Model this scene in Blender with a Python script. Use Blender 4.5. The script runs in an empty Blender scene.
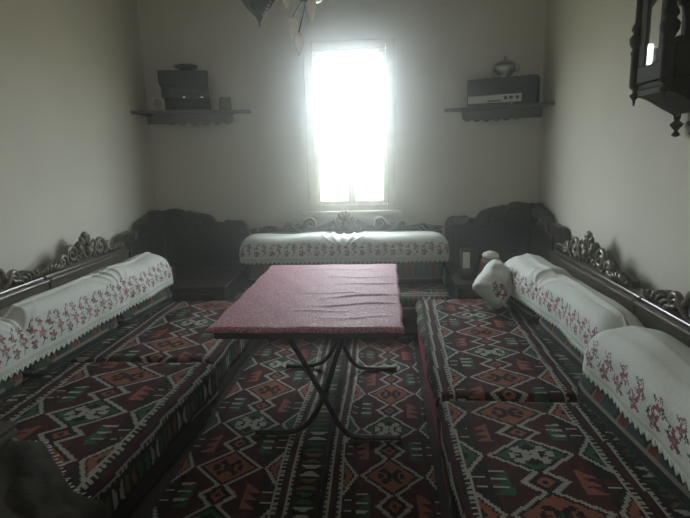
import bpy, bmesh, math, random
import numpy as np
from mathutils import Vector, Matrix
random.seed(4)
rng = np.random.default_rng(4)
SC = bpy.context.scene
COL = SC.collection
PI = math.pi

# ------------------------------------------------------------------ camera, sky, exposure
CAM_Z = 1.25
F_PX, CX, CY = 518.0, 345.0, 259.0
VPX, VPY, ROLL = 384.0, 155.0, 0.012          # vanishing point of the room's depth, small roll
def camera():
    y = Vector((VPX-CX, VPY-CY, F_PX)).normalized()
    up = Vector((-math.sin(ROLL), -math.cos(ROLL), 0)); up = (up - up.dot(y)*y).normalized()
    x = y.cross(up)
    if x[0] < 0: x = -x
    R = Matrix((x, y, up))
    r, u, b = R @ Vector((1,0,0)), R @ Vector((0,-1,0)), R @ Vector((0,0,-1))
    m = Matrix(((r[0],u[0],b[0],0),(r[1],u[1],b[1],0),(r[2],u[2],b[2],CAM_Z),(0,0,0,1)))
    c = bpy.data.cameras.new('camera'); c.sensor_width = 36; c.lens = F_PX/690*36; c.clip_start = .02
    o = bpy.data.objects.new('camera', c); COL.objects.link(o); o.matrix_world = m
    SC.camera = o
camera()
SKY_STRENGTH = 40.0
w = bpy.data.worlds.new('sky'); SC.world = w; w.use_nodes = True
bg = w.node_tree.nodes['Background']; bg.inputs['Color'].default_value = (.88, .96, 1.0, 1); bg.inputs['Strength'].default_value = SKY_STRENGTH
nt = w.node_tree      # bright overcast above, darker ground below the horizon
_tc = nt.nodes.new('ShaderNodeTexCoord'); _sp = nt.nodes.new('ShaderNodeSeparateXYZ'); _cr = nt.nodes.new('ShaderNodeValToRGB')
_cr.color_ramp.elements[0].position = .0; _cr.color_ramp.elements[0].color = (.26, .27, .22, 1)
_cr.color_ramp.elements[1].position = .06; _cr.color_ramp.elements[1].color = (.88, .96, 1.0, 1)
nt.links.new(_tc.outputs['Generated'], _sp.inputs[0]); nt.links.new(_sp.outputs['Z'], _cr.inputs['Fac']); nt.links.new(_cr.outputs['Color'], bg.inputs['Color'])
SC.view_settings.view_transform = 'Standard'; SC.view_settings.look = 'None'
SC.view_settings.gamma = 1.0; SC.view_settings.use_curve_mapping = False
SC.view_settings.exposure = 0.0
SC.cycles.use_denoising = True
SC.cycles.max_bounces = 12; SC.cycles.diffuse_bounces = 8; SC.cycles.glossy_bounces = 4
SC.cycles.transparent_max_bounces = 16; SC.cycles.volume_bounces = 2
SC.cycles.caustics_reflective = False; SC.cycles.caustics_refractive = False
SC.cycles.sample_clamp_indirect = 8.0
HAZE = ((.048, .945), (.0014, .45))          # density, forwardness

# ------------------------------------------------------------------ room measures
XL, XR, YB, YF, ZC = -1.92, 1.22, 4.25, -1.3, 2.75
WX0, WX1, WZ0, WZ1, WT = -.625, .095, .81, 2.13, .045       # window opening, wall thickness
def daylight_portal():
    l = bpy.data.lights.new('window_daylight', 'AREA'); l.shape = 'RECTANGLE'
    l.size = WX1-WX0+.3; l.size_y = WZ1-WZ0+.3; l.cycles.is_portal = True
    o = bpy.data.objects.new('window_daylight', l); COL.objects.link(o)
    o.location = ((WX0+WX1)/2, YB+WT+.02, (WZ0+WZ1)/2); o.rotation_euler = (-PI/2, 0, 0)
daylight_portal()
def added_fill_light():  # fill lamp added behind the camera to brighten the near seats; no opening there
    l = bpy.data.lights.new('added_fill_light', 'AREA'); l.shape = 'RECTANGLE'; l.size = .9; l.size_y = 1.6
    l.energy = FILL_W; l.color = (1.0, .97, .86)
    o = bpy.data.objects.new('added_fill_light', l); COL.objects.link(o)
    o.location = (-.1, YF+.05, 1.75); o.rotation_euler = (math.radians(62), 0, 0)
FILL_W = 23.0
added_fill_light()

# ------------------------------------------------------------------ materials
def new_mat(name):
    m = bpy.data.materials.new(name); m.use_nodes = True
    nt = m.node_tree; return m, nt, nt.nodes['Principled BSDF']
def fabric_or_paint(name, col, rough=.8, var=.12, scale=30, bump=0., bscale=200, spec=.3, stretch=(1,1,1), col2=None, coat=0., metallic=0.):
    m, nt, b = new_mat(name)
    tc = nt.nodes.new('ShaderNodeTexCoord'); mp = nt.nodes.new('ShaderNodeMapping'); mp.inputs['Scale'].default_value = stretch
    nt.links.new(tc.outputs['Object'], mp.inputs['Vector'])
    n = nt.nodes.new('ShaderNodeTexNoise'); n.inputs['Scale'].default_value = scale; n.inputs['Detail'].default_value = 4
    nt.links.new(mp.outputs['Vector'], n.inputs['Vector'])
    r = nt.nodes.new('ShaderNodeValToRGB')
    c2 = col2 or tuple(min(1, c*(1+var)) for c in col); c1 = col if col2 else tuple(c*(1-var) for c in col)
    r.color_ramp.elements[0].color = (*c1, 1); r.color_ramp.elements[1].color = (*c2, 1)
    r.color_ramp.elements[0].position = .35; r.color_ramp.elements[1].position = .65
    nt.links.new(n.outputs['Fac'], r.inputs['Fac']); nt.links.new(r.outputs['Color'], b.inputs['Base Color'])
    b.inputs['Roughness'].default_value = rough; b.inputs['Specular IOR Level'].default_value = spec
    b.inputs['Coat Weight'].default_value = coat; b.inputs['Coat Roughness'].default_value = .2; b.inputs['Metallic'].default_value = metallic
    if bump:
        n2 = nt.nodes.new('ShaderNodeTexNoise'); n2.inputs['Scale'].default_value = bscale
        nt.links.new(mp.outputs['Vector'], n2.inputs['Vector'])
        bp = nt.nodes.new('ShaderNodeBump'); bp.inputs['Strength'].default_value = bump; bp.inputs['Distance'].default_value = .004
        nt.links.new(n2.outputs['Fac'], bp.inputs['Height']); nt.links.new(bp.outputs['Normal'], b.inputs['Normal'])
    return m
def woven(name, rough=.9, bump=.35, bscale=350, spec=.2, sheen=0.):
    m, nt, b = new_mat(name)
    at = nt.nodes.new('ShaderNodeAttribute'); at.attribute_name = 'weave'
    tc = nt.nodes.new('ShaderNodeTexCoord')
    n = nt.nodes.new('ShaderNodeTexNoise'); n.inputs['Scale'].default_value = bscale
    nt.links.new(tc.outputs['Object'], n.inputs['Vector'])
    mx = nt.nodes.new('ShaderNodeMix'); mx.data_type = 'RGBA'; mx.blend_type = 'MULTIPLY'; mx.inputs['Factor'].default_value = .22
    nt.links.new(at.outputs['Color'], mx.inputs[6]); nt.links.new(n.outputs['Fac'], mx.inputs[7])
    nt.links.new(mx.outputs[2], b.inputs['Base Color'])
    b.inputs['Roughness'].default_value = rough; b.inputs['Specular IOR Level'].default_value = spec
    b.inputs['Sheen Weight'].default_value = sheen
    bp = nt.nodes.new('ShaderNodeBump'); bp.inputs['Strength'].default_value = bump; bp.inputs['Distance'].default_value = .003
    nt.links.new(n.outputs['Fac'], bp.inputs['Height']); nt.links.new(bp.outputs['Normal'], b.inputs['Normal'])
    return m
MAT = {}
MAT['wall'] = fabric_or_paint('wall_paint', (.58,.575,.50), .9, .03, 3, .08, 60, .2)
MAT['ceiling'] = fabric_or_paint('ceiling_boards', (.20,.15,.10), .7, .2, 6)
MAT['floor'] = fabric_or_paint('floor_carpet', (.020,.014,.011), .95, .2, 60, .4, 300)
MAT['white'] = fabric_or_paint('white_paint', (.72,.72,.68), .45, .03, 8)
MAT['frame'] = fabric_or_paint('beige_window_frame', (.50,.46,.37), .5, .08, 12)
MAT['wood'] = fabric_or_paint('dark_carved_wood', (.012,.010,.006), .42, .3, 9, .15, 40, .4, (1,1,6), (.028,.022,.013), .15)
MAT['dark_wood'] = fabric_or_paint('matt_dark_wood', (.007,.007,.0045), .65, .3, 9, .1, 40, .12, (1,1,6), (.022,.018,.011))
MAT['carving'] = fabric_or_paint('polished_carving', (.070,.060,.040), .36, .3, 20, .1, 60, .5, (1,1,1), (.14,.12,.085), .25)
MAT['rail'] = fabric_or_paint('rail_wood', (.055,.045,.035), .30, .3, 8, .05, 60, .5, (6,1,6), (.085,.07,.052), .4)
MAT['black'] = fabric_or_paint('black_plastic', (.005,.0065,.0055), .55, .2, 30)
MAT['silver'] = fabric_or_paint('brushed_silver', (.55,.54,.50), .35, .06, 60, metallic=.6)
MAT['metal'] = fabric_or_paint('dark_tube_steel', (.03,.03,.03), .35, .15, 20, metallic=.5)
MAT['pewter'] = fabric_or_paint('pewter', (.30,.30,.27), .28, .1, 30, metallic=.9)
MAT['grey_plastic'] = fabric_or_paint('grey_plastic', (.20,.20,.18), .5, .06, 20)
MAT['cream_plastic'] = fabric_or_paint('cream_plastic', (.55,.54,.46), .5, .05, 20)
MAT['bodyL'] = fabric_or_paint('shade_darkened_upholstery', (.016,.011,.009), .95, .25, 40, .3, 200)  # shade on the left seat fronts is put into this dark colour
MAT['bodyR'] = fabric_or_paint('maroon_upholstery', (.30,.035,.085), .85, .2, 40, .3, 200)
MAT['kilim'] = woven('kilim_weave')
MAT['cover'] = woven('white_embroidered_cloth', .85, .15, 260, .25)
MAT['lace'] = fabric_or_paint('lace_thread', (.55,.62,.54), .9, .08, 60)
MAT['pillow'] = MAT['cover']
MAT['throw'] = fabric_or_paint('dark_plush_throw', (.012,.011,.008), .95, .5, 14, .8, 60, .2, (1,1,1), (.030,.026,.018))
MAT['olive'] = fabric_or_paint('olive_folded_cloth', (.055,.055,.042), .9, .1, 20, .3, 200)
MAT['thread'] = fabric_or_paint('pale_fringe_thread', (.45,.42,.35), .9, .1, 60)
MAT['brown'] = fabric_or_paint('brown_glazed_clay', (.11,.055,.035), .5, .2, 20)
MAT['bronze'] = fabric_or_paint('dark_bronze', (.022,.026,.018), .38, .35, 26, .4, 60, .5, (1,1,1), (.05,.055,.035), metallic=.4)
MAT['petal'] = fabric_or_paint('frosted_cream_glass', (.80,.74,.60), .35, .04, 10)
MAT['bead'] = fabric_or_paint('cut_glass_bead', (.9,.92,.92), .08, .02, 10, metallic=.6)
def cloth_pink():
    m, nt, b = new_mat('pink_brocade')
    tc = nt.nodes.new('ShaderNodeTexCoord')
    v = nt.nodes.new('ShaderNodeTexVoronoi'); v.inputs['Scale'].default_value = 62; v.feature = 'DISTANCE_TO_EDGE'
    n = nt.nodes.new('ShaderNodeTexNoise'); n.inputs['Scale'].default_value = 90; n.inputs['Detail'].default_value = 2
    nt.links.new(tc.outputs['Object'], v.inputs['Vector']); nt.links.new(tc.outputs['Object'], n.inputs['Vector'])
    a = nt.nodes.new('ShaderNodeMath'); a.operation = 'MULTIPLY_ADD'; a.inputs[1].default_value = 3.0
    nt.links.new(v.outputs['Distance'], a.inputs[0]); nt.links.new(n.outputs['Fac'], a.inputs[2])
    r = nt.nodes.new('ShaderNodeValToRGB')
    e = r.color_ramp.elements; e[0].position = .52; e[0].color = (.52,.31,.36,1); e[1].position = .72; e[1].color = (.26,.085,.125,1)
    nt.links.new(a.outputs[0], r.inputs['Fac']); nt.links.new(r.outputs['Color'], b.inputs['Base Color'])
    b.inputs['Roughness'].default_value = .65; b.inputs['Specular IOR Level'].default_value = .15; b.inputs['Sheen Weight'].default_value = .1
    bp = nt.nodes.new('ShaderNodeBump'); bp.inputs['Strength'].default_value = .25; bp.inputs['Distance'].default_value = .003
    nt.links.new(a.outputs[0], bp.inputs['Height']); nt.links.new(bp.outputs['Normal'], b.inputs['Normal'])
    return m
MAT['pink'] = cloth_pink()
def pane_mat(name, gloss):
    m, nt, b = new_mat(name); nt.nodes.remove(b)
    out = [n for n in nt.nodes if n.type == 'OUTPUT_MATERIAL'][0]
    t = nt.nodes.new('ShaderNodeBsdfTransparent'); g = nt.nodes.new('ShaderNodeBsdfGlossy'); g.inputs['Roughness'].default_value = .02
    f = nt.nodes.new('ShaderNodeFresnel'); 
    ge = nt.nodes.new('ShaderNodeNewGeometry'); mr = nt.nodes.new('ShaderNodeMapRange')
    mr.inputs['To Min'].default_value = gloss; mr.inputs['To Max'].default_value = 1/gloss     # same reflection from both faces of the sheet
    nt.links.new(ge.outputs['Backfacing'], mr.inputs['Value']); nt.links.new(mr.outputs[0], f.inputs['IOR'])
    mx = nt.nodes.new('ShaderNodeMixShader')
    nt.links.new(f.outputs[0], mx.inputs[0]); nt.links.new(t.outputs[0], mx.inputs[1]); nt.links.new(g.outputs[0], mx.inputs[2])
    nt.links.new(mx.outputs[0], out.inputs['Surface'])
    return m
MAT['pane'] = pane_mat('window_glass', 1.45)
MAT['pane2'] = pane_mat('cabinet_glass', 1.6)
def led_mat():
    m, nt, b = new_mat('lit_indicator'); b.inputs['Emission Color'].default_value = (.8,1,.85,1); b.inputs['Emission Strength'].default_value = .5
    return m
MAT['led'] = led_mat()

# ------------------------------------------------------------------ mesh helpers
class MB:
    """collects shapes for ONE mesh object"""
    def __init__(s): s.v = []; s.f = []; s.sm = []
    def add(s, V, Fc, smooth=False):
        o = len(s.v); s.v += [tuple(p) for p in V]; s.f += [tuple(i+o for i in f) for f in Fc]; s.sm += [smooth]*len(Fc); return s
    def box(s, x0, x1, y0, y1, z0, z1, T=None):
        V = [(x,y,z) for x in (x0,x1) for y in (y0,y1) for z in (z0,z1)]
        if T: V = [T(*p) for p in V]
        return s.add(V, [(0,1,3,2),(4,6,7,5),(0,4,5,1),(2,3,7,6),(0,2,6,4),(1,5,7,3)])
    def bevel_box(s, x0, x1, y0, y1, z0, z1, r=.01, seg=2, T=None):
        bm = bmesh.new(); bmesh.ops.create_cube(bm, size=1)
        for v in bm.verts: v.co = Vector((x0+(v.co.x+.5)*(x1-x0), y0+(v.co.y+.5)*(y1-y0), z0+(v.co.z+.5)*(z1-z0)))
        bmesh.ops.bevel(bm, geom=bm.edges[:], offset=r, segments=seg, profile=.5, affect='EDGES')
        bm.verts.index_update()
        V = [tuple(v.co) for v in bm.verts]; Fc = [tuple(v.index for v in f.verts) for f in bm.faces]; bm.free()
        if T: V = [T(*p) for p in V]
        return s.add(V, Fc)
    def tube(s, P, R, n=8, T=None):
        P = [Vector(p) for p in P]
        if not hasattr(R, '__len__'): R = [R]*len(P)
        V = []; Fc = []; ref = None
        for i, p in enumerate(P):
            d = (P[min(i+1, len(P)-1)] - P[max(i-1, 0)]).normalized()
            if ref is None: ref = d.orthogonal().normalized()
            ref = (ref - ref.dot(d)*d)
            ref = ref.normalized() if ref.length > 1e-6 else d.orthogonal().normalized()
            q = d.cross(ref)
            for k in range(n):
                t = 2*PI*k/n; V.append(p + (ref*math.cos(t) + q*math.sin(t))*R[i])
        for i in range(len(P)-1):
            for k in range(n): Fc.append((i*n+k, i*n+(k+1)%n, (i+1)*n+(k+1)%n, (i+1)*n+k))
        Fc.append(tuple(range(n-1, -1, -1))); Fc.append(tuple((len(P)-1)*n+k for k in range(n)))
        if T: V = [T(*p) for p in V]
        return s.add(V, Fc, True)
    def lathe(s, prof, c=(0,0,0), n=20, T=None):
        V = []; Fc = []
        for r, z in prof:
            for k in range(n):
                t = 2*PI*k/n; V.append((c[0]+r*math.cos(t), c[1]+r*math.sin(t), c[2]+z))
        for i in range(len(prof)-1):
            for k in range(n): Fc.append((i*n+k, i*n+(k+1)%n, (i+1)*n+(k+1)%n, (i+1)*n+k))
        Fc.append(tuple(range(n-1,-1,-1))); Fc.append(tuple((len(prof)-1)*n+k for k in range(n)))
        if T: V = [T(*p) for p in V]
        return s.add(V, Fc, True)
    def ball(s, c, r, T=None, nu=10, nv=7, rot=0):
        r = r if hasattr(r, '__len__') else (r,r,r)
        V = []; Fc = []
        for j in range(nv+1):
            ph = PI*(.02+.96*j/nv)
            for k in range(nu):
                t = 2*PI*k/nu
                x, y, z = r[0]*math.sin(ph)*math.cos(t), r[1]*math.sin(ph)*math.sin(t), r[2]*math.cos(ph)
                if rot: x, z = x*math.cos(rot)+z*math.sin(rot), -x*math.sin(rot)+z*math.cos(rot)
                V.append((c[0]+x, c[1]+y, c[2]+z))
        for j in range(nv):
            for k in range(nu): Fc.append((j*nu+k, j*nu+(k+1)%nu, (j+1)*nu+(k+1)%nu, (j+1)*nu+k))
        Fc.append(tuple(range(nu-1,-1,-1))); Fc.append(tuple(nv*nu+k for k in range(nu)))
        if T: V = [T(*p) for p in V]
        return s.add(V, Fc, True)
    def prism(s, poly, d0, d1, T):
        """poly of (a,b), extruded from d0 to d1; T(a, d, b) gives the point"""
        n = len(poly)
        V = [T(a, d0, b) for a, b in poly] + [T(a, d1, b) for a, b in poly]
        Fc = [tuple(range(n)), tuple(range(2*n-1, n-1, -1))] + [(i, (i+1)%n, n+(i+1)%n, n+i) for i in range(n)]
        return s.add(V, Fc)
    def build(s, name, mat, parent=None):
        me = bpy.data.meshes.new(name); me.from_pydata(s.v, [], s.f); me.materials.append(mat)
        me.polygons.foreach_set('use_smooth', s.sm)
        bm = bmesh.new(); bm.from_mesh(me); bmesh.ops.recalc_face_normals(bm, faces=bm.faces[:])
        big = [f for f in bm.faces if len(f.verts) > 4 and not f.smooth]
        if big: bmesh.ops.triangulate(bm, faces=big)
        bm.to_mesh(me); bm.free()
        o = bpy.data.objects.new(name, me); COL.objects.link(o)
        if parent: o.parent = parent; o.matrix_parent_inverse = Matrix.Translation(parent.location).inverted()
        return o
def sheet(name, P, mat, parent=None, colors=None, smooth=True, keep=None, thick=0.):
    """a grid surface P[nu,nv,3]; colors[nu-1,nv-1,3] one woven colour per cell"""
    nu, nv = P.shape[:2]
    idx = np.arange(nu*nv).reshape(nu, nv)
    q = np.stack([idx[:-1,:-1], idx[1:,:-1], idx[1:,1:], idx[:-1,1:]], -1)
    if keep is not None: q = q[keep]; colors = colors[keep] if colors is not None else None
    q = q.reshape(-1, 4)
    me = bpy.data.meshes.new(name); me.from_pydata(P.reshape(-1,3).tolist(), [], q.tolist()); me.materials.append(mat)
    me.polygons.foreach_set('use_smooth', [smooth]*len(q))
    if colors is not None:
        c = np.ones((len(q)*4, 4), dtype=np.float32); c[:, :3] = np.repeat(colors.reshape(-1,3), 4, axis=0)
        a = me.attributes.new('weave', 'FLOAT_COLOR', 'CORNER'); a.data.foreach_set('color', c.ravel())
    o = bpy.data.objects.new(name, me); COL.objects.link(o)
    if thick:
        md = o.modifiers.new('cloth_thickness', 'SOLIDIFY'); md.thickness = thick; md.offset = 0
    if parent: o.parent = parent; o.matrix_parent_inverse = Matrix.Translation(parent.location).inverted()
    return o
def tag(o, label, cat, group=None, kind=None):
    o['label'] = label; o['category'] = cat
    if group: o['group'] = group
    if kind: o['kind'] = kind
    return o
def thing(name, label, cat, loc, group=None):
    o = bpy.data.objects.new(name, None); COL.objects.link(o); o.location = loc; o.empty_display_size = .05
    bpy.context.view_layer.update()
    return tag(o, label, cat, group)
def struct(name, mb, mat, parent=None):
    o = mb.build(name, mat, parent)
    if not parent: o['kind'] = 'structure'
    return o

# bench coordinates: s along the wall, p out from the wall, z up
def TL(s, p, z): return (XL+p, s, z)
def TR(s, p, z): return (XR-p, s, z)
def TB(s, p, z): return (s, YB-p, z)

# ------------------------------------------------------------------ the room
struct('floor', MB().box(XL-.2, XR+.2, YF-.2, YB+WT, -.1, 0), MAT['floor'])
struct('ceiling', MB().box(XL-.2, XR+.2, YF-.2, YB+WT, ZC, ZC+.1), MAT['ceiling'])
struct('wall_left', MB().box(XL-.2, XL, YF-.2, YB+WT, 0, ZC), MAT['wall'])
struct('wall_right', MB().box(XR, XR+.2, YF-.2, YB+WT, 0, ZC), MAT['wall'])
struct('wall_front', MB().box(XL, XR, YF-.2, YF, 0, ZC), MAT['wall'])
struct('wall_back', MB().box(XL, WX0, YB, YB+WT, 0, ZC).box(WX1, XR, YB, YB+WT, 0, ZC)
       .box(WX0, WX1, YB, YB+WT, 0, WZ0).box(WX0, WX1, YB, YB+WT, WZ1, ZC), MAT['wall'])
def window():
    yf = YB-.006; fw = .070
    x0, x1, z0, z1 = WX0, WX1, WZ0, WZ1; xm = (x0+x1)/2
    o = struct('window_1', MB().bevel_box(x0, x0+fw, yf, yf+.036, z0, z1, .006).bevel_box(x1-fw, x1, yf, yf+.036, z0, z1, .006)
               .bevel_box(x0+fw, x1-fw, yf, yf+.036, z0, z0+.05, .006).bevel_box(x0+fw, x1-fw, yf, yf+.036, z1-fw, z1, .006), MAT['frame'])
    for a, b in ((x0+fw, xm), (xm, x1-fw)):
        c = MB()
        t = .034
        c.bevel_box(a, a+t, yf+.006, yf+.030, z0+.05, z1-fw, .004).bevel_box(b-t, b, yf+.006, yf+.030, z0+.05, z1-fw, .004)
        c.bevel_box(a+t, b-t, yf+.006, yf+.030, z0+.05, z0+.05+t, .004).bevel_box(a+t, b-t, yf+.006, yf+.030, z1-fw-t, z1-fw, .004)
        s = c.build('casement', MAT['frame'], o)
        MB().box(a+t, b-t, yf+.016, yf+.020, z0+.05+t, z1-fw-t).build('pane', MAT['pane'], s)
    MB().bevel_box(xm+.022, xm+.04, yf-.03, yf+.0055, 1.38, 1.52, .005).build('handle', MAT['silver'], o)
    struct('trim_1', MB().bevel_box(x0-.05, x1+.05, YB-.06, YB-.007, z0-.03, z0, .006), MAT['frame'])
window()
struct('baseboard_left', MB().box(XL, XL+.015, YF, .2, 0, .09), MAT['wood'])
struct('baseboard_right', MB().box(XR-.015, XR, YF, .2, 0, .09), MAT['wood'])

# ------------------------------------------------------------------ kilim pattern
PAL = np.array([[.125,.028,.030],[.024,.016,.013],[.60,.215,.135],[.065,.24,.125],[.84,.84,.72],[.34,.24,.11],[.030,.06,.055]])
MAROON, DARK, SALMON, GREEN, WHITE, OCHRE, TEAL = range(7)
MOTIF = ["..XX.....XX..", ".XXXX...XXXX.", "..XXXX.XXXX..", "XX..XXXXX..XX", "XXX.XXOXX.XXX", "XX..XXXXX..XX", "..XXXX.XXXX..", ".XXXX...XXXX.", "..XX.....XX.."]
MOT = np.array([[{'.':0,'X':1,'O':2}[c] for c in r] for r in MOTIF])
def kilim(a, b):
    """palette index; a across in half-field units, b along in medallion steps"""
    k = np.floor(b+.5); bb = b-k; odd = (k.astype(int) % 2) == 1
    A = np.abs(a); B = np.abs(bb); sb = .5-B
    out = np.full(a.shape, MAROON)
    out[(A > .72) & (sb > .05)] = DARK
    fr = b-np.floor(b); t = fr-.5; par = np.floor(b).astype(int) % 2
    x = (A-.60)/.15; saw = np.mod((t+.2)/.4*3, 1)
    comb = (np.abs(t) < .2) & (x > -.9) & (x < .9-1.5*saw)
    cc = np.where((np.sign(a) > 0) ^ (par == 1), GREEN, SALMON)
    out = np.where(comb, cc, out)
    out = np.where((np.abs(t) < .2) & (x > .1-1.5*saw+.6) & (x < .8) & (saw > .72) & (cc == GREEN), WHITE, out)
    out = np.where((A > .80) & (A < .97) & (np.abs(np.abs(t)-.085) < .011), WHITE, out)
    tr = (1-A)/.31 + B/.35
    tc = np.where(odd, GREEN, SALMON)
    tin = (tr < 1) & (A < 1)
    out = np.where(tin, WHITE, out); out = np.where(tin & (tr < .78), DARK, out); out = np.where(tin & (tr < .66), tc, out); out = np.where(tin & (tr < .25), DARK, out)
    lz = A/.66 + B/.40; dm = A/.36 + sb/.25
    u = (lz < 1) | (dm < 1)
    out = np.where(u, WHITE, out)
    out = np.where((lz < .87) | (dm < .72), DARK, out)
    out = np.where(dm < .40, SALMON, out); out = np.where(dm < .16, DARK, out)
    out = np.where((lz < .76), np.where(odd, GREEN, SALMON), out)
    out = np.where((lz < .56) & odd, DARK, out)
    mw = np.where(odd, .33, .28); mh = np.where(odd, .17, .145)
    mi = np.clip(((a/mw+1)/2*13).astype(int), 0, 12); mj = np.clip(((bb/mh+1)/2*9).astype(int), 0, 8)
    mo = np.where((A < mw) & (B < mh), MOT[mj, mi], 0)
    out = np.where((mo == 1), np.where(odd, WHITE, DARK), out); out = np.where(mo == 2, GREEN, out)
    # borders
    bo = A >= 1
    s14 = np.mod(b*13, 1)
    o2 = np.full(a.shape, DARK)
    o2 = np.where(A < 1.04, WHITE, o2); o2 = np.where((A >= 1.04) & (A < 1.10) & (s14 < .5), WHITE, o2)
    o2 = np.where((A >= 1.13) & (A < 1.22), MAROON, o2)
    o2 = np.where((A >= 1.24) & (A < 1.275), WHITE, o2); o2 = np.where((A >= 1.275) & (A < 1.32) & (s14 < .5), WHITE, o2)
    j = np.floor(b*4.2).astype(int); f = np.mod(b*4.2, 1)-.5; g = (A-1.56)/.2
    bow = (np.abs(g) < np.abs(f)*2.2+.12) & (np.abs(f) < .40) & (np.abs(g) < .85)
    bc = np.array([WHITE, GREEN, OCHRE, WHITE, OCHRE, GREEN])[j % 6]
    o2 = np.where((A > 1.36) & (A < 1.76), np.where(bow, bc, DARK), o2)
    o2 = np.where((A > 1.36) & (A < 1.76) & bow & (np.abs(f) < .1) & (np.abs(g) < .3), DARK, o2)
    o2 = np.where((A > 1.80) & (A < 1.86), WHITE, o2); o2 = np.where(A > 1.86, MAROON, o2)
    o2 = np.where((A > 2.0) & (np.mod(np.floor(b*7)+np.floor(A*9), 3) == 0) & (np.mod(b*7, 1) < .6), OCHRE, o2)
    return np.where(bo, o2, out)
def dye(ix, pal=PAL):
    c = pal[ix]; return c * (1 + .10*rng.standard_normal(ix.shape))[..., None].clip(-.3, .3)
def wob(u, v, k=1.):
    return (np.sin(u*7.1*k+1.3)*np.cos(v*5.3*k+.4) + .6*np.sin(u*13.7*k+v*9.1*k) + .4*np.cos(v*17.*k-u*6.*k))/2

# ------------------------------------------------------------------ seat mattresses
def mattress(T, s0, s1, pw, pf, pc, half, step, s_ref, body_mat, label, ang=0., H=.28, drop=.11, skew=0., name='seat_mattress'):
    """pw back edge, pf front edge (from the wall); pattern centred on pc; s_ref = a salmon medallion"""
    sm = (s0+s1)/2
    t = thing(name, label, 'mattress', T(sm, (pw+pf)/2, 0), 'kilim covered seat mattresses')
    MB().bevel_box(s0+.012, s1-.012, pw, pf-.012, .004, H-.012, .045, 4, lambda a, b, c: T(a, b + skew*(a-sm)*(b-pw)/(pf-pw), c)).build('mattress_body', body_mat, t)
    r = .045; cell = .0078
    L = (pf-pw-2*r) + PI*r/2 + drop + r
    nq = int(L/cell); q = np.linspace(0, L, nq+1)
    ns = int((s1-s0)/cell); s = np.linspace(s0, s1, ns+1)
    flat = pf-pw-r
    p = np.where(q < flat, pw+q, np.where(q < flat+PI*r/2, pw+flat+r*np.sin((q-flat)/r), pf))
    z = np.where(q < flat, H, np.where(q < flat+PI*r/2, H-r+r*np.cos((q-flat)/r), H-r-(q-flat-PI*r/2)))
    S, Q = np.meshgrid(s, q, indexing='ij'); Pp = np.tile(p, (ns+1,1)); Z = np.tile(z, (ns+1,1))
    e = np.minimum(S-s0, s1-S); ed = np.where(e < .04, .04*(1-np.sqrt(np.clip(1-(1-e/.04)**2, 0, 1))), 0)
    top = np.clip((Z-(H-r))/r, 0, 1)
    Z = Z - ed*top*.95 + top*(.005+.005*wob(S, Q)) 
    Pp = Pp + (1-top)*(.006*np.sin(S*9)+.004*np.sin(S*23)) - (1-top)*ed*.3 + .002
    Pp = Pp + skew*(S-sm)*np.clip((Pp-pw)/(pf-pw), 0, 1)
    G = np.stack(T(S, Pp, Z), -1)
    sc = (s[:-1]+s[1:])/2; qc = pw+(q[:-1]+q[1:])/2
    SS, QQ = np.meshgrid(sc, qc, indexing='ij')
    ca, sa = math.cos(ang), math.sin(ang)
    a = ((QQ-pc)*ca + (SS-sm)*sa)/half; b = ((SS-s_ref)*ca - (QQ-pc)*sa)/step
    ix = kilim(a, b)
    sheet('kilim_cover', G, MAT['kilim'], t, dye(ix), thick=.004)
    return t
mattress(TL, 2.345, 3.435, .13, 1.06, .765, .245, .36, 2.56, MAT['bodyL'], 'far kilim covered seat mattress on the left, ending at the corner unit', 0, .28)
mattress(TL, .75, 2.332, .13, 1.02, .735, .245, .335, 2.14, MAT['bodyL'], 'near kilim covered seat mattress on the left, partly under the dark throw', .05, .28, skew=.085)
mattress(TR, 1.975, 3.436, .13, 1.02, .70, .215, .30, 2.149, MAT['bodyR'], 'far kilim covered seat mattress on the right, with the small white pillow on it', .035, .28, drop=.004)
mattress(TR, .35, 1.958, .13, 1.02, .745, .215, .285, 1.841, MAT['bodyR'], 'near kilim covered seat mattress on the right, at the bottom of the photo', -.03, .28, drop=.06)
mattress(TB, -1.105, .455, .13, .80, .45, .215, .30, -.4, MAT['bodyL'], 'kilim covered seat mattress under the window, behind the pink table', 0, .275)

# ------------------------------------------------------------------ floor kilims
def floor_kilim(x0, x1, y0, y1, xc, half, step, yref, label, z0):
    cell = .0085
    nx, ny = int((x1-x0)/cell), int((y1-y0)/cell)
    x = np.linspace(x0, x1, nx+1); y = np.linspace(y0, y1, ny+1)
    X, Y = np.meshgrid(x, y, indexing='ij')
    Xw = X + .010*np.sin(Y*5.1+xc*9) * np.clip(1-np.abs((X-(x0+x1)/2)/((x1-x0)/2))**4, 0, 1)
    ridge = .010*np.exp(-((X-(xc+half*1.02 if xc < -.3 else xc-half*1.0)-.01*np.sin(Y*6))/.012)**2)*np.clip(1-np.abs(Y-2.5)/.6, 0, 1)
    Z = z0 + .004 + .003*wob(X*1.3, Y*1.3) + ridge
    G = np.stack([Xw, Y, Z], -1)
    xm = (x[:-1]+x[1:])/2; ym = (y[:-1]+y[1:])/2
    XX, YY = np.meshgrid(xm, ym, indexing='ij')
    o = sheet('floor_kilim', G, MAT['kilim'], None, dye(kilim((XX-xc)/half, (YY-yref)/step)), thick=.003)
    tag(o, label, 'rug', 'kilims on the floor')
floor_kilim(-.855, -.262, .6, 3.44, -.645, .215, .36, 2.60, 'flat woven floor kilim between the table legs and the left seats', .002)
floor_kilim(-.252, .185, .6, 3.44, .015, .190, .36, 2.56, 'flat woven floor kilim beside the maroon side of the right seats', .002)

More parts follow.
